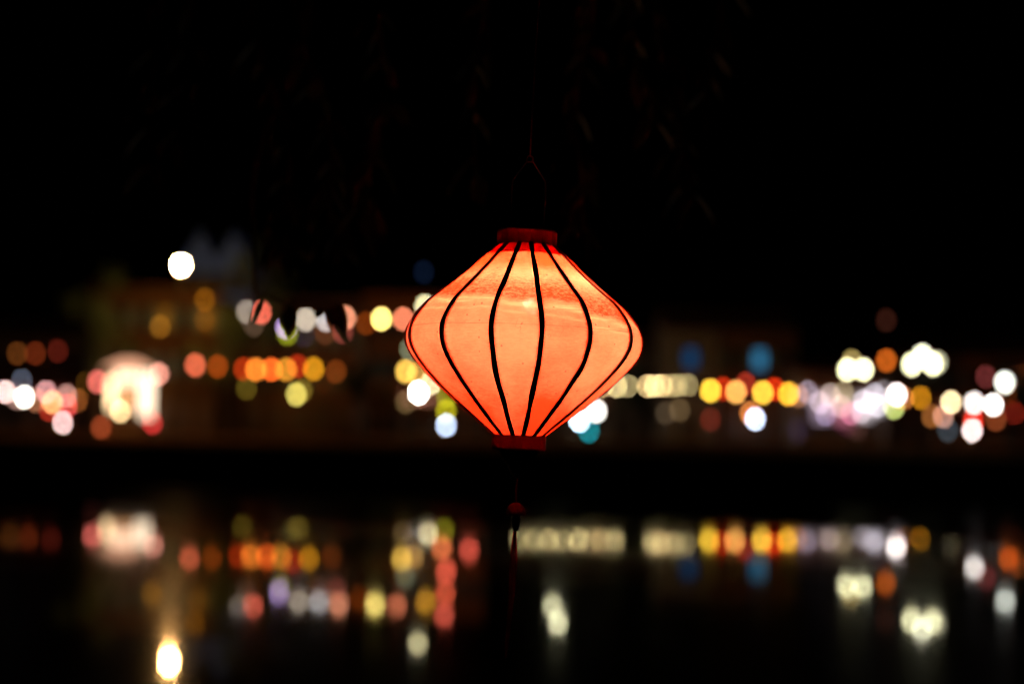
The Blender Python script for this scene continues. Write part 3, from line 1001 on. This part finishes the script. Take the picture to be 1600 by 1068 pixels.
# --- single lamps (x, y, D, colour, gain, shape, label, on a post?)
G_B = 'bare lamps along the far bank'
single = [
    (8, 612, 82, (245, 212, 205), 1, 'bulb', 'pinkish white lamp at the left edge of the picture', 0),
    (26, 622, 82, (150, 110, 100), .7, 'bulb', 'faint pinkish lamp between the two leftmost white lamps', 0),
    (38, 620, 81, (255, 255, 242), 1.5, 'bulb', 'bright white lamp near the left edge of the bank', 0),
    (34, 594, 84, (70, 75, 88), .8, 'bulb', 'dim blue grey lamp above the bright white one at the left', 0),
    (55, 625, 84, (150, 95, 65), .8, 'bulb', 'faint tan lamp right of the bright white one at the left', 0),
    (72, 612, 81, (215, 150, 150), .8, 'bulb', 'pale pink lamp upper left in the cluster by the left stall', 0),
    (82, 628, 81, (255, 175, 110), .9, 'round', 'peach lantern in the cluster by the left stall', 0),
    (77, 640, 81, (160, 40, 25), .7, 'drop', 'red lantern at the lower left of the cluster by the left stall', 0),
    (104, 618, 81, (175, 125, 115), .9, 'bulb', 'dusty pink lamp upper right in the cluster by the left stall', 0),
    (105, 634, 81, (215, 70, 70), .8, 'drop', 'rose red lantern in the cluster by the left stall', 0),
    (98, 660, 80, (232, 190, 186), 1, 'bulb', 'pale pink lamp lowest in the cluster by the left stall', 0),
    (122, 625, 84, (122, 66, 26), 1, 'round', 'dull orange lantern between the left stall and the kiosk', 0),
    (135, 598, 86, (62, 38, 6), 1, 'round', 'dim amber lantern at the upper left of the kiosk', 0),
    (153, 596, 99.6, (225, 105, 95), .8, 'round', 'pink lantern on the left corner of the kiosk', 0),
    (248, 584, 99.6, (235, 150, 130), .8, 'round', 'salmon lantern on the right corner of the kiosk', 0),
    (158, 667, 99.6, (118, 48, 24), 1, 'round', 'dull orange lantern low at the left foot of the kiosk', 0),
    (188, 642, 99.6, (250, 212, 150), .9, 'bulb', 'cream lamp hanging in the opening of the kiosk', 0),
    (238, 660, 99.6, (170, 38, 38), 1, 'drop', 'red lantern low at the right foot of the kiosk', 0),
    (285, 652, 88, (78, 84, 112), 1, 'bulb', 'dim blue grey lamp low on the bank right of the kiosk', 1),
    (250, 510, 100, (100, 64, 14), 1, 'round', 'dim amber lantern on the mustard house left of the lit window', 0),
    (320, 468, 100, (92, 54, 5), 1, 'round', 'dim amber lantern high on the mustard house below the street lamp', 0),
    (319, 500, 100, (70, 38, 4), .9, 'diamond', 'faint brown lantern below the dim amber one on the mustard house', 0),
    (463, 616, 90, (198, 182, 88), 1.05, 'bulb', 'pale olive yellow lamp below the orange row', 1),
    (472, 610, 92, (110, 92, 30), .8, 'bulb', 'dim olive lamp just behind the pale olive yellow one', 1),
    (385, 606, 118, (72, 60, 14), 1, 'bulb', 'faint olive lamp below the left part of the orange row', 1),
    (634, 580, 98, (240, 190, 80), 1, 'round', 'golden lantern left of the big lantern above the brightest lamp', 0),
    (652, 584, 98, (225, 170, 80), .6, 'round', 'pale gold lantern close to the big lantern edge', 0),
    (654, 613, 89, (255, 252, 240), 3.5, 'bulb', 'brightest white lamp left of the big lantern', 0),
    (673, 598, 93, (255, 236, 180), 1.0, 'bulb', 'cream lamp half behind the lower left of the big lantern', 0),
    (697, 642, 96, (150, 142, 18), 1, 'round', 'olive yellow lantern above the pale blue lamp', 0),
    (697, 664, 92, (198, 215, 250), 1.05, 'bulb', 'pale blue lamp low to the left of the big lantern', 1),
    (641, 545, 104, (98, 104, 80), 1, 'bulb', 'dim grey green lamp behind the left edge of the big lantern', 0),
    (634, 628, 92, (78, 62, 36), 1, 'bulb', 'faint brown lamp added as a halo at the lower left of the brightest lamp', 1),  # added lamp, imitates the glow around the brightest one
    (664, 478, 82, (238, 226, 170), 1, 'bulb', 'pale cream lamp hidden behind the upper left of the big lantern', 1),
    (870, 516, 98, (245, 240, 190), 1.1, 'bulb', 'pale cream lamp hidden behind the right half of the big lantern', 1),
    (880, 492, 97, (255, 250, 200), 1.7, 'bulb', 'bright cream lamp hidden behind the upper right of the big lantern', 1),
    (905, 656, 91, (205, 235, 255), 2.0, 'bulb', 'bright bluish white lamp right of the big lantern foot', 0),
    (932, 642, 91, (252, 246, 236), 1.25, 'bulb', 'white lamp beside the bluish one right of the big lantern', 0),
    (920, 673, 90, (0, 112, 122), 1, 'drop', 'teal lantern below the two white lamps right of the big lantern', 0),
    (1062, 640, 110, (70, 56, 36), 1.1, 'bulb', 'faint brown lamp under the right end of the bulb string', 1),
    (1040, 645, 110, (54, 44, 32), 1, 'bulb', 'very faint grey brown lamp under the bulb string', 1),
    (1110, 655, 106, (80, 22, 14), .9, 'drop', 'dim dark red lantern below the first yellow lantern', 1),
    (1172, 645, 104, (215, 125, 60), .8, 'round', 'dull orange lantern just behind the bluish white lamp on the right', 1),
    (1180, 654, 102, (208, 222, 255), 1.3, 'bulb', 'bluish white lamp below the yellow lanterns', 1),
    (1385, 563, 103, (172, 80, 20), 1, 'round', 'rust orange lantern between the two globe lamp posts', 0),
    (1401, 616, 105, (255, 238, 232), 1.9, 'bulb', 'bright pinkish white lamp at the right end of the lilac shop', 0),
    (1397, 636, 106, (190, 202, 112), .9, 'bulb', 'pale lime lamp below the pinkish white one', 0),
    (1412, 622, 107, (180, 105, 50), .7, 'round', 'tan lantern peeping from behind the pinkish white lamp', 0),
    (1440, 621, 100, (198, 128, 20), 1, 'round', 'amber lantern right of the pinkish white lamp', 0),
    (1456, 650, 98, (135, 80, 36), .8, 'round', 'dull tan lantern low between amber lantern and cream lamp', 0),
    (1486, 628, 80, (252, 226, 172), 1.1, 'bulb', 'cream lamp over the stall right of the globe lamps', 0),
    (1474, 650, 82, (172, 122, 104), .9, 'round', 'dusty pink lantern below the cream lamp', 0),
    (1481, 672, 82, (42, 50, 56), 1, 'bulb', 'faint slate lamp low below the cream lamp', 0),
    (1522, 629, 80, (246, 234, 226), 1.1, 'bulb', 'white lamp left of a brighter twin at the far right', 0),
    (1552, 632, 80, (255, 250, 242), 1.4, 'bulb', 'bright white lamp right of its twin at the far right', 0),
    (1521, 656, 79, (210, 42, 26), 1, 'drop', 'red lantern above the lowest pinkish lamp at the far right', 0),
    (1519, 672, 79, (246, 222, 218), 1.1, 'bulb', 'pinkish white lamp lowest at the far right', 0),
    (1570, 597, 72, (250, 255, 240), 1.2, 'bulb', 'greenish white lamp on a post near the right edge', 1),
    (1576, 617, 96, (220, 92, 20), 1.1, 'round', 'orange lantern below the greenish white lamp', 0),
    (1594, 590, 112, (232, 112, 50), 1.3, 'round', 'orange lantern at the right edge of the picture', 0),
    (1541, 588, 95, (92, 36, 36), 1, 'drop', 'dim maroon lantern left of the greenish white lamp', 0),
    (1584, 645, 80, (120, 26, 16), 1, 'drop', 'dark red lantern low at the right edge', 0),
    (1556, 655, 85, (110, 50, 24), .9, 'round', 'dull brown lantern below the bright white twin lamp', 0),
    (1385, 500, 108, (38, 16, 10), 1, 'round', 'very dim brown lantern high between the globe posts', 0),
    (662, 425, 112, (9, 18, 34), .7, 'bulb', 'faint navy lamp high to the left of the big lantern', 0),
]
SET_BACK = {285, 463, 472, 385, 654, 673, 697, 905, 932, 920, 1110, 1172, 1180, 1397, 1412, 1440, 1456, 1486, 1474, 1481, 1552, 1519, 1521, 1584, 1556}
for x, y, D, c, g, k, l, po in single:
    if (x in SET_BACK and y > 530) or x < 140:      # these stand well back from the water's edge
        D = D + 48 if x < 140 else (109 if x < 480 else 117)
    lamp(x, y, D, c, g, k, l, d=.40 if D > 95 else .34, group='lanterns hung singly along the far bank' if k != 'bulb' else G_B, post=bool(po), cord=.5)


# --- globe lamp posts
def globe_post(px, D, globes, label):
    c = at(px, 600, D)
    t = thing('globe_lamp_post', label, 'lamp post', (c.x, D, QUAY_Z), 'globe lamp posts on the promenade')
    zm = min(at(x, y, D).z for x, y, *_ in globes) - QUAY_Z - .45
    MB().lathe([(0, .2), (.3, .17), (.36, .08), (zm, .055)], 10).build('pole', 'metal', t)
    for x, y, rgb, g in globes:
        p = at(x, y, D) - t.location
        MB().tube([(0, 0, zm), (p.x*.7, 0, zm - .05), (p.x, 0, zm + .1), (p.x, 0, p.z - .19)], .03, 6).build('arm', 'metal', t)
        d = .36
        m = lamp_emit(rgb, lamp_L(D, d, g))
        MB().lathe([(-.175, .05), (-.12, .13), (0, .18), (.12, .13), (.175, .05)], 10).build('globe', m, t, False, p)


cw = (255, 250, 196)
globe_post(1336, 89, [(1324, 577, cw, 1.5), (1349, 577, cw, 1.5), (1331, 564, (150, 130, 75), .9)], 'lamp post with two bright cream globes above the lilac shop')
globe_post(1443, 69.5, [(1425, 569, cw, 1.6), (1441, 556, (255, 252, 215), 1.5), (1457, 568, cw, 1.8), (1464, 566, (200, 196, 160), .8)], 'lamp post with a cluster of four white globes')

# ------------------------------------------------------------------ trees on the promenade
def far_tree(px, D, h, r, label, seed, n=900):
    x = wx(px, D)
    t = thing('promenade_tree', label, 'tree', (x, D, QUAY_Z), 'trees along the promenade')
    rd = random.Random(seed)
    b = MB()
    b.tube([(0, 0, 0), (.1, 0, h*.3), (-.05, .1, h*.55), (0, 0, h*.85)], [.18, .14, .1, .04], 8)
    for k in range(6):
        a = k*1.05 + rd.random()*.5
        z = h*(.4 + .07*k)
        b.tube([(0, 0, z), (math.cos(a)*r*.4, math.sin(a)*r*.4, z + h*.1), (math.cos(a)*r*.8, math.sin(a)*r*.8, z + h*.14)], [.06, .04, .015], 5)
    b.build('trunk', 'bark', t)
    lf = MB()
    cl = [(rd.gauss(0, r*.45), rd.gauss(0, r*.45), h*.68 + rd.gauss(0, h*.13), r*(.25 + .25*rd.random())) for _ in range(14)]
    for _ in range(n):
        cx, cy_, cz, cr = rd.choice(cl)
        v = Vector((rd.gauss(0, 1), rd.gauss(0, 1), rd.gauss(0, 1))).normalized()*cr*rd.random()**.4
        c = Vector((cx, cy_, cz)) + v
        a = Vector((rd.gauss(0, 1), rd.gauss(0, 1), rd.gauss(0, .6))).normalized()
        bb = a.orthogonal().normalized()
        s = .13 + .12*rd.random()
        lf.add([c - a*s, c + bb*s*.5, c + a*s, c - bb*s*.5], [(0, 1, 2, 3)])
    lf.build('crown', 'far_leaf', t)


far_tree(362, 100, 9.5, 2.6, 'dark tree right of the mustard house above the orange lanterns', 3)
far_tree(562, 93, 5.0, 1.6, 'small dark tree between orange lantern row and brightest white lamp', 5, 700)
far_tree(1590, 78, 5.6, 1.5, 'small green lit tree at the right edge of the bank', 8, 700)
far_tree(1000, 100, 4.6, 1.4, 'small dark tree under the string of pale bulbs', 9, 600)
far_tree(398, 108.5, 14.6, 3.0, 'tall dark tree right of the pale gabled house above the upper lanterns', 12, 1500)
far_tree(150, 101.5, 11.5, 2.4, 'dark tree standing over the glowing kiosk at the left end of the mustard house', 21, 1200)
